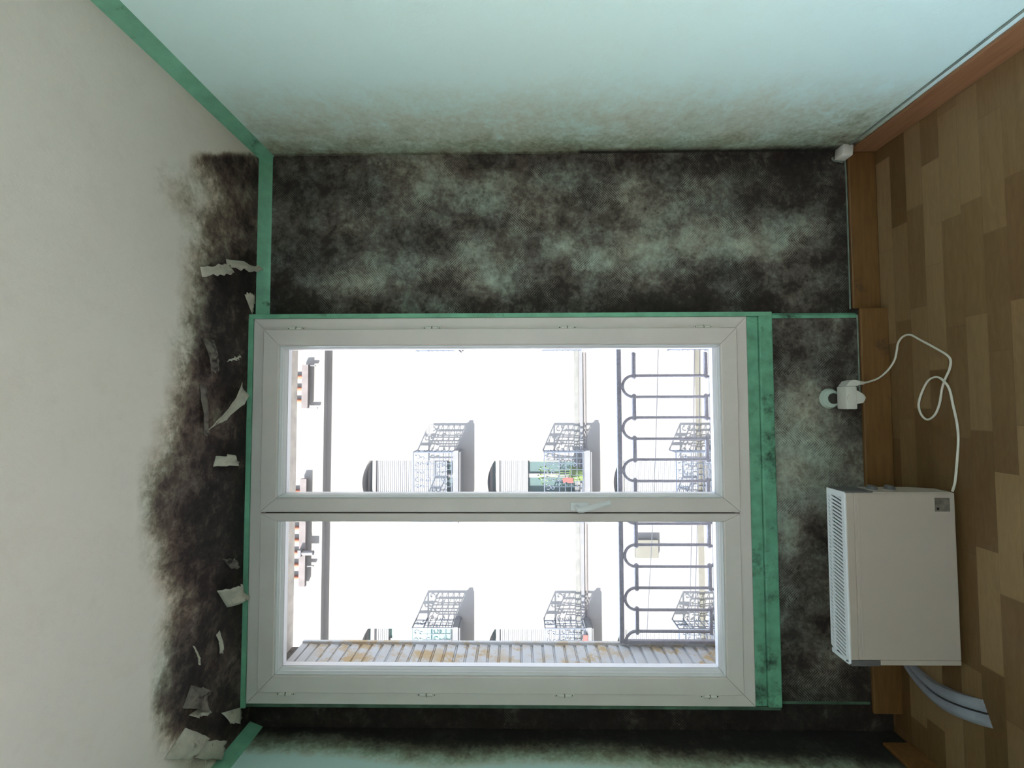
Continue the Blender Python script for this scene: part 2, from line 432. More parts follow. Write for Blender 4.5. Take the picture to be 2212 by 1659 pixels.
# skirtings ------------------------------------------------------------
def skirt(name, a, b, mat):
    mb = MB(); mb.box(a, b, bev=.004); o = mb.build(name, mat); o['kind'] = 'structure'
skirt('baseboard_back', (.372, -.001, 0), (XR, .0115, .110), m_base)
skirt('baseboard_window', (-1.195, -.0345, 0), (.368, -.0205, .110), m_base)
skirt('baseboard_right', (XR-.0135, YR, 0), (XR, -.002, .105), m_base2)
skirt('baseboard_left', (XL, YR, 0), (XL+.0135, -.06, .105), m_base)

# ------------------------------------------------------------------ the window
win = empty('window_1', (-.41, -.05, .567), 'white double casement plastic window reaching the ceiling', 'window', kind='structure')
mb = MB(); FR = (-1.157, .332, .568, 2.514)
mb.ring(FR, [(0, -.052), (.003, -.055), (.046, -.055), (.049, -.051), (.060, -.050), (.060, .053), (0, .053)])
frame = mb.build('window_frame', m_pvc, win)
mb = MB(); mb.ring((FR[0]+.004, FR[1]-.004, FR[2]+.004, FR[3]-.004), [(0, -.049), (.054, -.049), (.054, .045), (0, .045)], gap=0); mb.build('mitre_backing', m_gap, win)
def sash(rect, sc, yf, name):
    w = .064
    mb = MB(); mb.ring(rect, [(0, yf+.004), (.003, yf), (w-.004, yf), (w, yf+.003), (w, .02), (.004, .035), (0, -.045)], sc)
    s = mb.build(name, m_pvc, win)
    mb = MB(); mb.ring(rect, [(.003, yf+.008), (w-.004, yf+.008), (w-.004, .018), (.008, .030)], sc, gap=0); mb.build('mitre_backing', m_gap, s)
    mb = MB(); mb.ring(rect, [(w+.0004, yf+.006), (w+.004, yf+.0045), (w+.006, yf+.012), (w+.009, yf+.016), (w+.0085, yf+.026), (w+.0095, yf+.028), (w+.0110, -.024), (w+.0110, -.0185), (w+.0004, -.0185)], sc)
    mb.build('glazing_bead', m_pvc2, s)
    mb = MB(); x0, x1, z0, z1 = rect; t = w+.005
    mb.box((x0+t*sc[0], -.0175, z0+t), (x1-t*sc[1], -.0155, z1-t)); mb.build('glass_pane', m_glass, s)
    mb = MB(); mb.ring(rect, [(w+.004, -.013), (w+.010, -.013), (w+.011, .010), (w+.001, .018)], sc); mb.build('outer_bead', m_pvc2, s)
    return s
right_sash = sash((-.4255, .287, .6135, 2.468), (.84, 1, 1, 1), -.068, 'sash')
left_sash = sash((-1.110, -.4315, .6135, 2.468), (1, .47, 1, 1), -.063, 'sash')
mb = MB(); mb.box((-.4325, -.050, .618), (-.4245, .03, 2.463)); mb.build('meeting_seal', m_gap, win)
def hinge(x, z, side):
    mb = MB()
    mb.box((x-.007, -.060, z-.036), (x+.005, -.055, z+.036), bev=.002)
    mb.cyl((x-side*.001, -.063, z-.024), (0, 0, 1), .0055, .021, 12); mb.cyl((x-side*.001, -.063, z+.002), (0, 0, 1), .0055, .021, 12)
    h = mb.build('hinge', m_white, win, True)
    mb = MB(); mb.cyl((x-.001, -.0605, z-.030), (0, -1, 0), .002, .001, 8); mb.cyl((x-.001, -.0605, z+.030), (0, -1, 0), .002, .001, 8); mb.box((x-.008, -.0635, z-.0005), (x+.006, -.057, z+.0008))
    mb.build('hinge_screw', m_gap, h)
for z in (2.341, 1.803, 1.271, .741): hinge(.2915, z, 1)
for z in (2.357, 1.817, 1.292, .745): hinge(-1.114, z, -1)
mb = MB(); mb.box((-.417, -.074, 1.196), (-.386, -.0685, 1.266), bev=.003)
hd = mb.build('window_handle', m_pvc2, win, True)
mb = MB(); pth = [(-.405, -.072, 1.243), (-.405, -.098, 1.243), (-.4055, -.112, 1.238), (-.404, -.117, 1.226), (-.396, -.117, 1.195), (-.386, -.115, 1.155), (-.379, -.112, 1.122)]
mb.tube(pth, [.0105, .0095, .010, .0105, .0105, .0095, .009], 12); mb.build('lever', m_pvc2, hd, True)

# unseen window added in the left wall behind the camera for more daylight
w2 = empty('added_side_window', (XL-.1, -1.85, WZ0), 'unseen white double window added in the left wall behind the viewer for daylight', 'window', kind='structure')
mb = MB()
for a, b in (((XL-.12, WY0, WZ0), (XL-.06, WY1, WZ0+.06)), ((XL-.12, WY0, WZ1-.06), (XL-.06, WY1, WZ1)), ((XL-.12, WY0, WZ0), (XL-.06, WY0+.06, WZ1)), ((XL-.12, WY1-.06, WZ0), (XL-.06, WY1, WZ1)), ((XL-.12, -1.89, WZ0), (XL-.06, -1.81, WZ1))): mb.box(a, b)
mb.build('window_frame', m_pvc, w2)
mb = MB(); mb.box((XL-.095, WY0+.05, WZ0+.05), (XL-.09, WY1-.05, WZ1-.05)); mb.build('glass_pane', m_glass, w2)

# ------------------------------------------------------------------ outside this window
m_beige = simple('rough beige lintel render', (.52, .46, .40), .9, .18, 20, bump=.5)
m_sh = NT('white painted shutter metal with ochre stains')
k = m_sh.mix(m_sh.ramp(m_sh.noise(9, 8, rough=.75), [(.47, (0, 0, 0)), (.56, (1, 1, 1))]), (.48, .485, .50), (.42, .29, .13))
m_sh.col(m_sh.mix(m_sh.ramp(m_sh.noise(4, 3), [(.42, (0, 0, 0)), (.56, (1, 1, 1))]), (.48, .485, .50), k), .6); m_sh = m_sh.m
m_rail = simple('grey painted iron', (.19, .178, .20), .6, .25, 90, bump=.3)
mb = MB(); mb.box((-1.122, .054, 2.503), (.272, .275, 2.5155)); o = mb.build('trim_10', m_beige); o['kind'] = 'structure'
mb = MB(); mb.box((-1.122, .054, .5201), (.272, .32, .545)); o = mb.build('trim_11', m_beige); o['kind'] = 'structure'
# unseen wall added to keep direct sun out of the added window
mb = MB(); mb.box((-6.6, -3.5, -8), (-1.5, -3.15, 6)); o = mb.build('sun_block_wall', m_beige); o['kind'] = 'structure'
# folded shutter against the left reveal
sh = empty('folding_shutter', (-1.11, .16, .55), 'white metal slatted shutter with ochre rust stains folded against the left reveal', 'shutter')
mb = MB()
n = 38
for i in range(n):
    z0 = .585+i*(2.42-.585)/n; z1 = z0+(2.42-.585)/n
    mb.prism([(-1.112, .085, z0+.002), (-1.101, .085, z0+.006), (-1.097, .085, z1-.008), (-1.112, .085, z1-.002)], (0, .170, 0))
    mb.box((-1.113, .085, z0-.002), (-1.106, .255, z0+.003))
mb.build('slat_panel', m_sh, sh)
mb = MB(); mb.box((-1.119, .255, .56), (-1.088, .270, 2.45), bev=.002); mb.box((-1.119, .068, .56), (-1.097, .085, 2.45), bev=.002)
mb.box((-1.119, .068, 2.42), (-1.097, .27, 2.45)); mb.box((-1.119, .068, .556), (-1.097, .27, .585)); mb.build('shutter_frame', m_sh, sh)
# guard rail
gr = empty('window_guard_rail', (-.41, .25, .545), 'grey iron window guard rail of upright loops outside the lower panes', 'railing')
YG = .25; dxl = .192
mb = MB(); mb.box((-1.085, YG-.009, .990), (.271, YG+.009, 1.011), bev=.003); mb.build('top_rail', m_rail, gr)
mb = MB(); mb.box((-1.085, YG-.008, .547), (.271, YG+.008, .560), bev=.002); mb.build('bottom_rail', m_rail, gr)
mb = MB(); mb.box((-1.0865, YG-.009, .546), (-1.0735, YG+.009, .99)); mb.build('end_post', m_rail, gr)
mb = MB(); mb.box((.259, YG-.009, .546), (.271, YG+.009, .99)); mb.build('end_post', m_rail, gr)
def loop_mesh(mb, cx):
    pts = []; r = .0488
    for a in range(13):
        th = math.pi*a/12; pts.append((cx+r*math.cos(th), YG, .934+r*math.sin(th)))
    for a in range(13):
        th = math.pi+math.pi*a/12; pts.append((cx+r*math.cos(th), YG, .611+r*math.sin(th)))
    mb.tube(pts, .0066, 8, True)
    mb.cyl((cx, YG, .981), (0, 0, 1), .012, .010, 10, .015); mb.cyl((cx, YG, .559), (0, 0, 1), .013, .009, 10, .010)
cs = [.069-dxl*k for k in range(-1, 6)]
for c in cs:
    if c+.05 > .262: continue
    mb = MB(); loop_mesh(mb, c); mb.build('iron_loop', m_rail, gr, True)
for c in [.069+dxl/2-dxl*k for k in range(0, 7)]:
    for z in (.931, .601):
        if c+.058 > .262: continue
        mb = MB(); mb.tube([(c-.062, YG, z), (c-.056, YG, z), (c-.046, YG, z), (c+.046, YG, z), (c+.056, YG, z), (c+.062, YG, z)], [.004, .0105, .0095, .0095, .0105, .004], 8); mb.build('connecting_bar', m_rail, gr, True)
# half loop at the left end
mb = MB(); pts = [(-1.034, YG, .60)]+[(-1.034, YG, .934)]+[(-1.083+.0488*math.cos(a*math.pi/16), YG, .934+.0488*math.sin(a*math.pi/16)) for a in range(9)]
mb.tube(pts, .0066, 8); mb.build('iron_loop', m_rail, gr, True)

# ------------------------------------------------------------------ the building across the street
m_fac = simple('sunlit cream render', (.13, .125, .12), .9, .03, 2)
m_grey = simple('grey stone band', (.085, .085, .08), .9, .25, 6)
m_pink = simple('weathered pinkish band', (.08, .068, .068), .9, .2, 5)
m_slab = simple('grey balcony concrete', (.085, .085, .09), .9, .1, 5)
m_iron = simple('dark balcony iron', (.035, .045, .065), .6, .2, 40)
m_roll = simple('pale roller shutter', (.15, .155, .165), .6, .05, 3)
m_teal = simple('dark green blind', (.02, .045, .045), .6, .2, 4)
m_teal2 = simple('pale turquoise awning cloth', (.06, .125, .115), .7, .1, 3)
m_ac = simple('beige metal box', (.062, .058, .045), .7, .1, 9)
m_tile = simple('terracotta roof tile', (.14, .035, .012), .8, .2, 9)
m_leaf = simple('bright green leaves', (.06, .10, .01), .6, .3, 20)
m_red = simple('red cloth', (.14, .02, .015), .7, .15, 20)
m_wire = simple('black wire', (.02, .02, .025), .6, .1, 9)
m_asph = simple('street asphalt', (.22, .22, .22), .9, .15, 3)
YF = 8.0
mb = MB(); mb.box((-30, .9, -8.1), (30, 30, -8)); tag(mb.build('street', m_asph), kind='structure')
bld = empty('apartment_building', (0, YF, -8), 'sunlit cream apartment building with iron balconies across the street', 'building')
BAYS = [-1.80+3.68*k for k in (-3, -2, -1, 0, 1, 2, 3)]
FL = [2.85, .05, -2.75, -5.55]
OW, OH, ARC = .98, 1.93, .16
mb = MB()
def arcz(x, cx): return OH + ARC*(1-((x-cx)/(OW/2))**2)
xs = [-16]
for b in BAYS: xs += [b-OW/2, b+OW/2]
xs.append(14)
for i in range(0, len(xs), 2): mb.box((xs[i], YF, -8), (xs[i+1], YF+.5, 5.80))
for b in BAYS:
    for fi, fz in enumerate(FL):
        top = FL[fi-1] if fi else 5.80
        # spandrel with arched underside
        K = 10; pl = [(b-OW/2, YF, top), (b+OW/2, YF, top)]+[(b+OW/2-OW*k/K, YF, fz+arcz(b+OW/2-OW*k/K, b)) for k in range(K+1)]
        mb.prism(pl, (0, .5, 0))
    mb.box((b-OW/2, YF, -8), (b+OW/2, YF+.5, FL[-1]))
mb.build('facade_wall', m_fac, bld)
for z0, z1, dy, m in ((5.75, 5.81, .17, m_fac), (.10, .20, .012, m_grey), (.015, .080, .05, m_slab), (-.055, -.035, .03, m_pink), (-2.62, -2.50, .012, m_ac), (-2.86, -2.80, .05, m_slab), (-3.05, -2.97, .03, m_pink)):
    mb = MB()
    lastx = -16
    mb.box((-16, YF-dy, z0), (14, YF+.001, z1)); mb.build('cornice' if z0 > 5 else 'string_course', m, bld)
# set back attic wall with tiled canopies
mb = MB(); mb.box((-16, YF+.03, 5.80), (14, YF+.8, 6.95)); mb.build('attic_wall', m_fac, bld)
for xa, xb, legs in ((-.14, .84, ((-.13, .20), (.82, .14))), (-4.05, -1.70, ((-3.62, .16),))):
    mb = MB(); mb.box((xa, YF-.10, 6.15), (xb, YF-.02, 6.29))
    cn = mb.build('roof_canopy', m_pink, bld)
    k = xa+.17
    while k < xb-.05:
        mb = MB(); mb.tube([(k, YF-.01, 6.285), (k, YF-.01, 6.66)], .042, 10); mb.build('roof_tile', m_tile, cn, True); k += .27
    for lx, lh in legs:
        mb = MB(); mb.box((lx-.012, YF-.06, 6.15-lh), (lx+.012, YF-.02, 6.16)); mb.build('canopy_bracket', m_slab, cn)
mb = MB(); mb.cyl((-3.3, YF-.14, 5.95), (0, 0, 1), .05, .30, 12); mb.box((-3.37, YF-.2, 6.2), (-3.23, YF-.02, 6.27)); mb.build('vent_pipe', m_slab, bld)
# windows behind
mb = MB(); mb.box((-16, YF+.52, -8), (14, YF+.56, 5.6)); mb.build('dark_rooms', simple('dark rooms', (.05, .05, .055), .9, .2, 2), bld)
def shutter_sheet(b, z0, z1, par, m):
    mb = MB(); z = z0
    while z < z1-.02:
        mb.prism([(b-OW/2+.005, YF+.20, z), (b-OW/2+.005, YF+.186, z+.008), (b-OW/2+.005, YF+.184, z+.036), (b-OW/2+.005, YF+.195, z+.045)], (OW-.01, 0, 0)); z += .046
    return mb.build('roller_shutter', m, par)
def window_far(b, fz, z_sh, style):
    mb = MB(); x0, x1 = b-OW/2, b+OW/2
    mb.ring((x0, x1, fz, fz+OH+.12), [(0, YF+.25), (.06, YF+.25), (.06, YF+.30), (0, YF+.30)], gap=0)
    mb.box((b+.07, YF+.24, fz), (b+.16, YF+.30, fz+OH))
    w = mb.build('balcony_window', m_fac, bld)
    mb = MB(); mb.box((x0+.05, YF+.272, fz+.03), (x1-.05, YF+.278, fz+OH+.1)); mb.build('window_pane', m_teal if style != 2 else m_teal2, w)
    if z_sh < fz+OH-.05: shutter_sheet(b, z_sh, fz+OH-.02, w, m_roll)
    mb = MB(); mb.box((x0+.004, YF+.14, fz+OH-.10), (x1-.004, YF+.23, fz+OH-.02)); mb.build('shutter_box', m_fac, w)
    if style == 2:
        mb = MB(); mb.box((x0+.01, YF+.10, fz+.12), (x1-.01, YF+.13, fz+1.42), bev=.01); mb.build('awning_cloth', m_teal2, w)
def balcony(b, fz, seed):
    rnd = random.Random(seed)
    x0, x1 = b-.74, b+.72; y0 = YF-.36; zt = fz+.86
    mb = MB(); mb.box((x0-.04, YF-.46, fz-.12), (x1+.04, YF, fz-.03)); mb.box((x0-.01, YF-.43, fz-.16), (x1+.01, YF, fz-.12)); mb.box((x0-.02, YF-.44, fz-.03), (x1+.02, YF, fz))
    s = mb.build('balcony', m_slab, bld)
    mb = MB(); yf = YF-.42
    r = .006
    mb.box((x0, yf-.015, zt-.02), (x1, yf+.015, zt)); mb.box((x0, yf-.01, fz+.02), (x1, yf+.01, fz+.035))
    for xx in (x0, x1):
        mb.box((xx-.012, yf-.012, fz), (xx+.012, yf+.012, zt)); mb.box((xx-.012, yf, zt-.02), (xx+.012, YF, zt)); mb.box((xx-.01, yf, fz+.02), (xx+.01, YF, fz+.035))
    cell = .125
    for q in range(1, 12):
        xx = x0+q*(x1-x0)/12; mb.box((xx-r, yf-r, fz+.02), (xx+r, yf+r, zt-(.0 if q % 3 == 0 else .24)))
    for q in range(1, 5):
        zz = fz+.03+q*cell; mb.box((x0, yf-r, zz-r), (x1, yf+r, zz+r))
        for xx in (x0, x1): mb.box((xx-r, yf, zz-r), (xx+r, YF, zz+r))
    for q in range(1, 4):
        yy = yf+q*.42/4
        for xx in (x0, x1): mb.box((xx-r, yy-r, fz+.02), (xx+r, yy+r, zt-.24))
    def curl(cx, cz, R, a0, sweep, ax):
        pts = []
        for k in range(9):
            a = a0+sweep*k/8; rr = R*(1-.07*k); dx, dz = rr*math.cos(a), rr*math.sin(a)
            pts.append((cx+dx, yf, cz+dz) if ax == 0 else (cx, yf+.21+dx*.9, cz+dz))
        mb.tube(pts, .0085, 5)
        e = pts[-1]; mb.tube([e, (e[0]+.015, e[1], e[2]+.015), (e[0]+.025, e[1], e[2]+.03)], [.008, .016, .003], 5)
    for q in range(9):
        cx = x0+.09+q*(x1-x0-.18)/8
        curl(cx, zt-.10, .06, rnd.uniform(0, 6), rnd.choice((4.2, -4.2)), 0)
        curl(cx+rnd.uniform(-.03, .03), zt-.20, .045, rnd.uniform(0, 6), rnd.choice((4, -4)), 0)
        if q % 2: curl(cx, zt-.34, .06, rnd.uniform(0, 6), 3.6, 0); curl(cx, fz+.2, .05, rnd.uniform(0, 6), 3.6, 0)
    for xx in (x0, x1):
        for zz in (zt-.10, zt-.20): curl(xx, zz, .055, rnd.uniform(0, 6), 4.2, 1); 
        mb.box((xx-.008, yf, zt-.26), (xx+.008, YF, zt-.235)); mb.box((xx-.008, yf+.15, zt-.25), (xx+.008, yf+.19, zt)); mb.box((xx-.008, yf+.30, zt-.25), (xx+.008, yf+.34, zt))
    mb.build('balcony_railing', m_iron, s)
for bi, b in enumerate(BAYS):
    for fi, fz in enumerate(FL[:3]):
        if abs(b+1.8) > 8: continue
        st = {(2, 0): (5, 1), }.get((bi, fi))
        z_sh, style = fz+.35, 1
        if abs(b+1.80) < .1: z_sh, style = [(fz+.22, 1), (fz+1.18, 1), (fz+.02, 1)][fi]
        elif abs(b+5.48) < .1: z_sh, style = [(fz+1.52, 2), (fz+.02, 1), (fz+.02, 1)][fi]
        window_far(b, fz, z_sh, style)
        balcony(b, fz, bi*10+fi)
# small things across the street
mb = MB(); mb.box((-3.42, YF-.10, -1.60), (-3.02, YF-.002, -1.10), bev=.01)
ac = mb.build('outdoor_box', m_ac); tag(ac, 'beige metal box fixed to the sunlit facade between two lower balconies', 'metal box')
mb = MB(); rnd = random.Random(3)
for q in range(26):
    p = Vector((-1.30-rnd.random()*.55, YF-.20+rnd.uniform(-.1, .12), .70+rnd.uniform(.10, .30)))
    a = Vector((rnd.uniform(-1, 1), rnd.uniform(-1, 1), rnd.uniform(-.3, 1))).normalized()*.06; bq = a.orthogonal().normalized()*.022
    mb.face([p, p+a*.5+bq, p+a, p+a*.5-bq])
for q in range(5): mb.tube([(-1.5-q*.04, YF-.2, .30), (-1.49-q*.05, YF-.21, .6), (-1.42-q*.08, YF-.2, .95)], .006, 5)
mb.cyl((-1.58, YF-.2, .06), (0, 0, 1), .14, .26, 14, .17)
tag(mb.build('balcony_plant', m_leaf), 'bright green plant behind the iron railing of the middle balcony', 'plant')
mb = MB(); mb.prism([(-1.62, YF-.46, .30), (-1.72, YF-.46, .29), (-1.73, YF-.46, .37), (-1.70, YF-.46, .44), (-1.73, YF-.46, .50), (-1.63, YF-.46, .52), (-1.61, YF-.46, .42)], (0, .015, 0))
tag(mb.build('red_cloth', m_red), 'small red cloth hanging on the middle balcony railing', 'cloth')
mb = MB(); mb.prism([(-4.86, YF-.48, .02), (-5.02, YF-.48, .02), (-5.04, YF-.48, .12), (-4.86, YF-.48, .11)], (0, .015, 0))
tag(mb.build('red_cloth', m_red), 'red cloth low on the far left balcony, beside the folded shutter', 'cloth')
def wire(pts, y, label):
    mb = MB(); P = [at(x, yy, 1, y) for x, yy in pts]; d = P[-1]-P[0]
    P = [P[0]-d*1.5]+P+[P[-1]+d*1.5]
    mb.tube(P, .0055, 6); tag(mb.build('street_wire', m_wire), label, 'wire')
wire([(1422, 757), (1417, 950), (1410, 1130), (1396, 1390)], 4, 'thin black wire crossing the street, upper one of the wires seen through the guard rail')
wire([(1500, 757), (1498, 980), (1494, 1150), (1488, 1390)], 4, 'thin black wire crossing the street low behind the guard rail, middle one of three')
wire([(1512, 757), (1510, 980), (1506, 1150), (1499, 1390)], 4.5, 'thin black wire crossing the street, lowest of three behind the guard rail')

# ------------------------------------------------------------------ peeling paint on the ceiling
m_flake = simple('peeling paint underside', (.52, .48, .40), .9, .16, 30, bump=.4, dirt=((.12, .10, .08), .58, 22))
m_flaked = simple('mouldy paint flap', (.17, .14, .12), .9, .3, 30, bump=.4, dirt=((.03, .022, .02), .5, 25))
def flake(base, tip, hang, label, mat=m_flake, curl=.5, seed=1, ny=9, nx=7):
    rnd = random.Random(seed); A, B = [at(*p, 2, ZC-.0005) for p in base]
    C_, D_ = [at(*p, 2, ZC-.0005) for p in tip]
    mb = MB(); g = []
    for j in range(ny+1):
        t = j/ny; r = []
        for i in range(nx+1):
            s = i/nx; p = (A*(1-s)+B*s)*(1-t)+(C_*(1-s)+D_*s)*t
            jit = rnd.uniform(-1, 1)
            z = ZC-.0012-hang*math.sin(t*math.pi*curl)*(1+.25*math.sin(s*7+seed)) - .0045*abs(jit)*t*(1 if hang > .012 else .4)
            e = .0065*jit*(1 if (i in (0, nx) or j == ny) else .35)*min(1, t*3)
            r.append(mb.bm.verts.new((p.x+e, p.y-e*.7, z)))
        g.append(r)
    for j in range(ny):
        for i in range(nx): mb.bm.faces.new((g[j][i], g[j][i+1], g[j+1][i+1], g[j+1][i]))
    o = mb.build('paint_flake', mat, smooth=True)
    md = o.modifiers.new('thick', 'SOLIDIFY'); md.thickness = .0012; md.offset = 0
    tag(o, label, 'paint flake', 'peeling paint flakes on the ceiling')
    return o
FK = [
 (((442, 938), (446, 930)), ((508, 826), (524, 858)), .030, 'longest pale flap of peeled ceiling paint, pointed, near the window top', m_flake, .75),
 (((432, 576), (436, 598)), ((488, 572), (492, 590)), .016, 'pale flat strip of peeled paint furthest from the window on the mouldy ceiling corner', m_flake, .5),
 (((488, 560), (490, 578)), ((552, 578), (550, 588)), .028, 'narrow whitish folded strip of paint touching the green ceiling moulding', m_flake, .6),
 (((545, 680), (528, 636)), ((546, 640), (538, 634)), .008, 'pale triangular paint scrap beside the green moulding at the window corner', m_flake, .5),
 (((466, 985), (460, 1008)), ((496, 982), (508, 1002)), .024, 'ragged curled paint scrap hanging from the ceiling crack above the right sash', m_flake, .8),
 (((468, 1276), (490, 1312)), ((506, 1262), (524, 1290)), .030, 'crumpled pale paint lump hanging just above the left sash', m_flake, .75),
 (((412, 1480), (394, 1530)), ((440, 1492), (436, 1536)), .020, 'rounded curled paint flap left of the window, on the mouldy ceiling', m_flaked, .7),
 (((408, 1545), (436, 1524)), ((416, 1550), (446, 1540)), .016, 'small pale lip of paint under the rounded flap', m_flake, .6),
 (((478, 1540), (520, 1528)), ((488, 1562), (512, 1562)), .014, 'olive paint scrap hanging at the top left window corner', m_flake, .6),
 (((354, 1640), (400, 1572)), ((398, 1640), (440, 1594)), .022, 'large folded pale paint flap beside the left green moulding', m_flake, .5),
 (((420, 1638), (438, 1600)), ((468, 1640), (480, 1600)), .014, 'second folded pale paint flap, touching the left green moulding', m_flake, .5),
 (((416, 1395), (420, 1396)), ((420, 1436), (424, 1434)), .012, 'thin upright white sliver of paint in the middle of the mould stain', m_flake, .6),
 (((466, 1372), (474, 1362)), ((466, 1410), (472, 1412)), .012, 'thin beige sliver of paint near the left sash', m_flake, .6),
 (((490, 782), (494, 776)), ((508, 776), (514, 768)), .010, 'small pale curl of paint close to the top right of the window', m_flake, .6),
 (((436, 730), (462, 735)), ((446, 806), (462, 800)), .018, 'long dark mouldy paint flap above the right sash', m_flaked, .7),
 (((430, 830), (446, 838)), ((436, 940), (444, 936)), .012, 'dark narrow paint flap with a pale edge beside the longest pale flap', m_flaked, .6),
 (((478, 1206), (500, 1230)), ((500, 1208), (512, 1226)), .014, 'small grey paint curl above the meeting of the sashes', m_flaked, .7),
]
for i, (b_, t_, h_, lab, m_, c_) in enumerate(FK): flake(b_, t_, h_, lab, m_, c_, seed=i+2)

# ------------------------------------------------------------------ socket, adapter, plug, cord
sk = empty('wall_socket', (.009, -.02, .24), 'round pale green wall socket behind the plug adapter', 'socket')
mb = MB(); mb.cyl((.009, -.020, .232), (0, -1, 0), .040, .010, 32, .034); mb.build('socket_plate', simple('greenish socket plastic', (.42, .50, .44), .5, .08, 20), sk, True)
mb = MB(); mb.cyl((.009, -.0302, .223), (0, -1, 0), .021, .002, 24); mb.build('socket_insert', m_gap, sk)
adp = empty('plug_adapter', (.012, -.035, .19), 'white block plug adapter stuck in the round wall socket', 'adapter')
mb = MB(); mb.box((-.032, -.086, .172), (.056, -.034, .214), bev=.005); mb.build('adapter_body', m_white, adp, True)
mb = MB(); mb.prism([(.040, -.082, .172), (-.012, -.082, .172), (-.008, -.082, .148), (.006, -.082, .140), (.028, -.082, .150)], (0, .044, 0)); mb.build('adapter_outlet', m_white, adp)
mb = MB(); mb.cyl((.009, -.086, .195), (0, -1, 0), .017, .002, 20); mb.build('outlet_face', m_white, adp)
mb = MB(); mb.tube([(.004, -.06, .146), (.000, -.055, .128), (.012, -.05, .116), (.024, -.045, .120)], .0035, 8); mb.build('earth_wire', m_white, adp, True)
cz = [(875, 695, .122), (960, 690, .090), (1040, 660, .050), (1110, 600, .018), (1165, 520, .006), (1185, 440, .005), (1195, 380, .005), (1230, 330, .005), (1290, 310, .005), (1370, 350, .005), (1500, 420, .005), (1590, 475, .005), (1620, 520, .005), (1610, 590, .005), (1575, 670, .005), (1550, 750, .005), (1530, 870, .005), (1490, 960, .005), (1430, 995, .005), (1380, 950, .005), (1362, 870, .005), (1390, 770, .005), (1440, 680, .006), (1505, 652, .009), (1560, 680, .014), (1610, 750, .010), (1640, 880, .005), (1670, 1020, .005), (1682, 1160, .005), (1670, 1350, .005), (1655, 1500, .012), (1635, 1572, .035)]
P = [at(1620+x/3.737, 640+y/3.737, 2, z) for x, y, z in cz]
P[0] = Vector((.069, -.061, .130))
def smooth(P, k=5):
    out = []
    for i in range(len(P)-1):
        p0, p1, p2, p3 = P[max(0, i-1)], P[i], P[i+1], P[min(len(P)-1, i+2)]
        for j in range(k):
            t = j/k; out.append(.5*((2*p1)+(p2-p0)*t+(2*p0-5*p1+4*p2-p3)*t*t+(3*p1-p0-3*p2+p3)*t*t*t))
    return out+[P[-1]]
# small phone box in the right corner, painted cables
mb = MB(); mb.box((XR-.045, -.040, .118), (XR-.001, .008, .160), bev=.004, rot=Matrix.Rotation(.12, 3, 'Y'))
tag(mb.build('corner_junction_box', m_white, smooth=True), 'small white junction box low in the right wall corner', 'junction box')
mb = MB(); mb.tube(smooth([Vector((1.0, .008, .158)), Vector((.995, .004, .172)), Vector((.985, .006, .160)), Vector((.978, .006, .130)), Vector((.95, .0085, .1155)), Vector((.372, .0085, .1165))]), .0032, 6)
tag(mb.build('painted_cable', m_cable, smooth=True), 'thin grey green cable along the skirting right of the window', 'cable')
mb = MB(); mb.tube([(XR-.004, -.04, .132), (XR-.004, -1.0, .130), (XR-.004, YR+.05, .130)], .0035, 6)
tag(mb.build('painted_cable', m_side.copy() if False else m_cable, smooth=True), 'thin painted cable above the skirting of the right wall', 'cable')
mb = MB(); mb.tube([(.340, -.0235, .1145), (.12, -.0238, .1150), (.03, -.0238, .1145)], .0032, 6)
tag(mb.build('painted_cable', m_cable, smooth=True), 'short pale cable on the skirting below the window, right of the socket', 'cable')

# ------------------------------------------------------------------ heater
ht = empty('convector_heater', (-.585, -.25, 0), 'white portable convector heater with slotted top standing under the window', 'heater')
X0, X1, YH, ZH = -.863, -.303, -.290, .384
# body: side profile (y, z) extruded along x
def prof_ext(mb, prof, xa, xb): mb.prism([(xa, y, z) for y, z in prof], (xb-xa, 0, 0))
mb = MB(); prof_ext(mb, [(YH+.004, .024), (YH+.004, ZH-.018), (-.205, ZH-.022), (-.198, ZH-.04), (-.198, .10), (-.215, .03)], X0+.012, X1-.012)
mb.build('body', m_heat, ht)
mb = MB(); mb.box((X0+.0165, YH, .024), (X1-.0025, YH+.006, ZH-.031), bev=.002); mb.box((X0, YH, .024), (X0+.0160, YH+.006, ZH-.102), bev=.002)
mb.build('front_panel', m_heat, ht)
mb = MB(); mb.box((X0+.0165, YH-.0006, ZH-.030), (X1-.0025, YH+.006, ZH-.004), bev=.002); mb.box((X0+.022, YH-.002, ZH-.046), (X1-.006, YH, ZH-.041), bev=.0008); mb.box((X1-.0075, YH-.0018, .04), (X1-.006, YH, ZH-.046)); mb.build('front_trim', m_heat, ht)
# side covers
for s, xa in ((1, X1), (-1, X0)):
    mb = MB(); prof_ext(mb, [(YH+.002, .030), (YH+.002, ZH-.095), (-.200, ZH-.095), (-.200, .10), (-.225, .03)], xa-.012*(s > 0), xa+.012*(s < 0)); mb.build('side_cover', m_heat, ht)
    mb = MB()
    xo = xa+.002*s
    prof_ext(mb, [(YH+(.004 if s > 0 else -.001), ZH-.098), (YH+(.004 if s > 0 else -.001), ZH-.006), (YH+.008, ZH-.001), (-.212, ZH-.002), (-.203, ZH-.010), (-.199, ZH-.098)], xo, xo-.018*s); mb.build('end_cap', m_capgrey, ht)
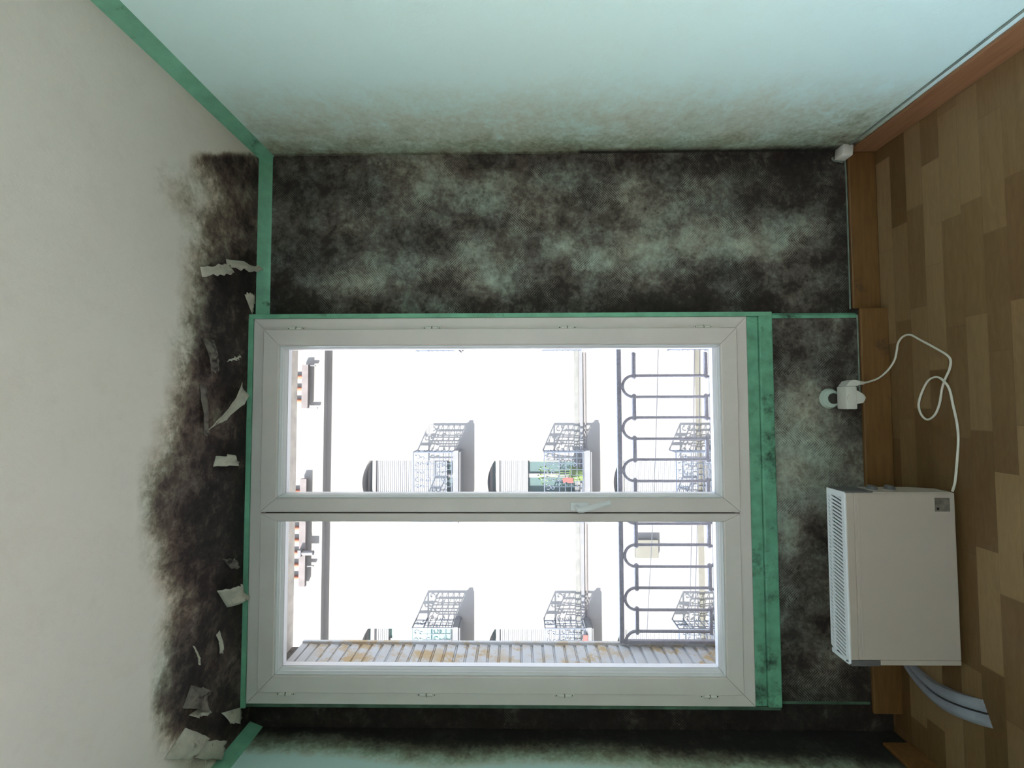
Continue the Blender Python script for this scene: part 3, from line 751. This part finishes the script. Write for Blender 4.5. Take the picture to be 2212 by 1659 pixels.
# grille
mb = MB(); zt = ZH
mb.box((X0+.004, YH+.0005, zt-.006), (X1-.004, YH+.016, zt+.001), bev=.002)
mb.box((X0+.010, -.229, zt-.005), (X1-.008, -.222, zt+.001)); mb.box((X0+.024, -.212, zt-.006), (X1-.010, -.205, zt)); mb.box((X1-.020, YH+.004, zt-.005), (X1+.0005, -.206, zt+.0015), bev=.002); mb.box((X0, YH+.004, zt-.005), (X0+.014, -.208, zt+.001), bev=.002)
NS = 43
for i in range(NS):
    x = X0+.018+i*(X1-X0-.042)/(NS-1)
    for ya, yb in ((YH+.013, -.228), (-.223, -.206)):
        d = .006
        mb.prism([(x-d, ya, zt-.004), (x-d+.0064, ya, zt-.004), (x+d+.0064, yb, zt-.004), (x+d, yb, zt-.004)], (0, 0, .0045))
mb.build('top_grille', m_grille, ht)
mb = MB(); mb.box((X0+.01, YH+.008, zt-.017), (X1-.01, -.207, zt-.013)); mb.build('dark_interior', m_dark, ht)
mb = MB(); mb.box((-.366, YH-.0008, .041), (-.321, YH, .090)); stk = mb.build('rating_sticker', m_sticker, ht); stk['label'] = 'square grey metallic sticker'
mb = MB(); mb.cyl((-.357, YH-.001, .081), (0, -1, 0), .0042, .0006, 14); mb.build('black_dot', m_dark, stk)
for k, z in enumerate((.25, .19)):
    mb = MB(); mb.cyl((X1, -.235, z), (1, 0, 0), .017, .010, 20, .014); mb.box((X1+.009, -.250, z-.003), (X1+.013, -.220, z+.003)); mb.build('control_knob', m_capgrey, ht, True)
for xa in (X0+.06, X1-.10):
    mb = MB(); mb.box((xa, -.258, 0), (xa+.04, -.205, .031), bev=.004); mb.build('foot', m_capgrey, ht)

mb = MB(); mb.tube(smooth(P), .0036, 8)
pc = mb.build('power_cord', m_cord, ht, True)
mb = MB(); mb.prism([(.057, -.083, .212), (.057, -.083, .168), (.063, -.083, .160), (.076, -.083, .160), (.080, -.083, .178), (.076, -.083, .196)], (0, .042, 0))
mb.tube([(.070, -.062, .172), (.069, -.062, .150), (.069, -.061, .128)], [.011, .009, .006], 12)
mb.build('power_plug', m_white, pc)

# curved plastic piece on the floor
ps = empty('curved_plastic_strip', (-.98, -.22, 0), 'pale grey curved plastic strip with dark lengthwise groove lying on the floor', 'plastic strip')
m_ps = simple('pale grey glossy plastic', (.30, .31, .36), .25, .15, 14)
def strip(mb, off0, off1, z):
    n = 12; top = []; bot = []
    cl = [at(x, y, 2, .0) for x, y in ((1962, 1432), (1990, 1462), (2025, 1493), (2060, 1514), (2098, 1530), (2135, 1542))]
    cl = smooth(cl, 3)
    L = []
    for i, p in enumerate(cl):
        a = cl[max(0, i-1)]; b = cl[min(len(cl)-1, i+1)]; d = (b-a).normalized(); s = Vector((d.y, -d.x, 0))
        if s.x < 0: s = -s
        sc = .55+.45*min(1, i/8); 
        h = .006+.016*math.sin(math.pi*i/(len(cl)-1))
        row = []
        for k in range(7):
            t = off0+(off1-off0)*k/6; dome = math.sin(math.pi*(k/6))*.010
            row.append((p+s*t*sc, h+dome))
        L.append(row)
    g = [[mb.bm.verts.new((q.x, q.y, z+h)) for q, h in r] for r in L]
    g2 = [[mb.bm.verts.new((q.x, q.y, .001)) for q, h in (r[0], r[-1])] for r in L]
    for i in range(len(L)-1):
        for k in range(6): mb.bm.faces.new((g[i][k], g[i][k+1], g[i+1][k+1], g[i+1][k]))
        mb.bm.faces.new((g[i][0], g2[i][0], g2[i+1][0], g[i+1][0])); mb.bm.faces.new((g[i][6], g2[i][1], g2[i+1][1], g[i+1][6]))
    mb.bm.faces.new(g[0]+[g2[0][1], g2[0][0]]); mb.bm.faces.new(g[-1]+[g2[-1][1], g2[-1][0]])
mb = MB(); strip(mb, .003, .037, 0); mb.build('strip_half', m_ps, ps, True)
mb = MB(); strip(mb, -.037, -.003, 0); mb.build('strip_half', m_ps, ps, True)
mb = MB(); strip(mb, -.0035, .0035, -.012); mb.build('groove', m_gap, ps)

# body of the fill lamp added in the unseen rear half of the room
lp = empty('fill_lamp', (-.1, -2.7, ZC), 'unseen round white lamp added as fill light in the rear of the room', 'lamp')
mb = MB(); mb.cyl((-.1, -2.7, ZC-.001), (0, 0, -1), .20, .06, 32, .26); mb.build('fill_lamp_base', m_white, lp, True)
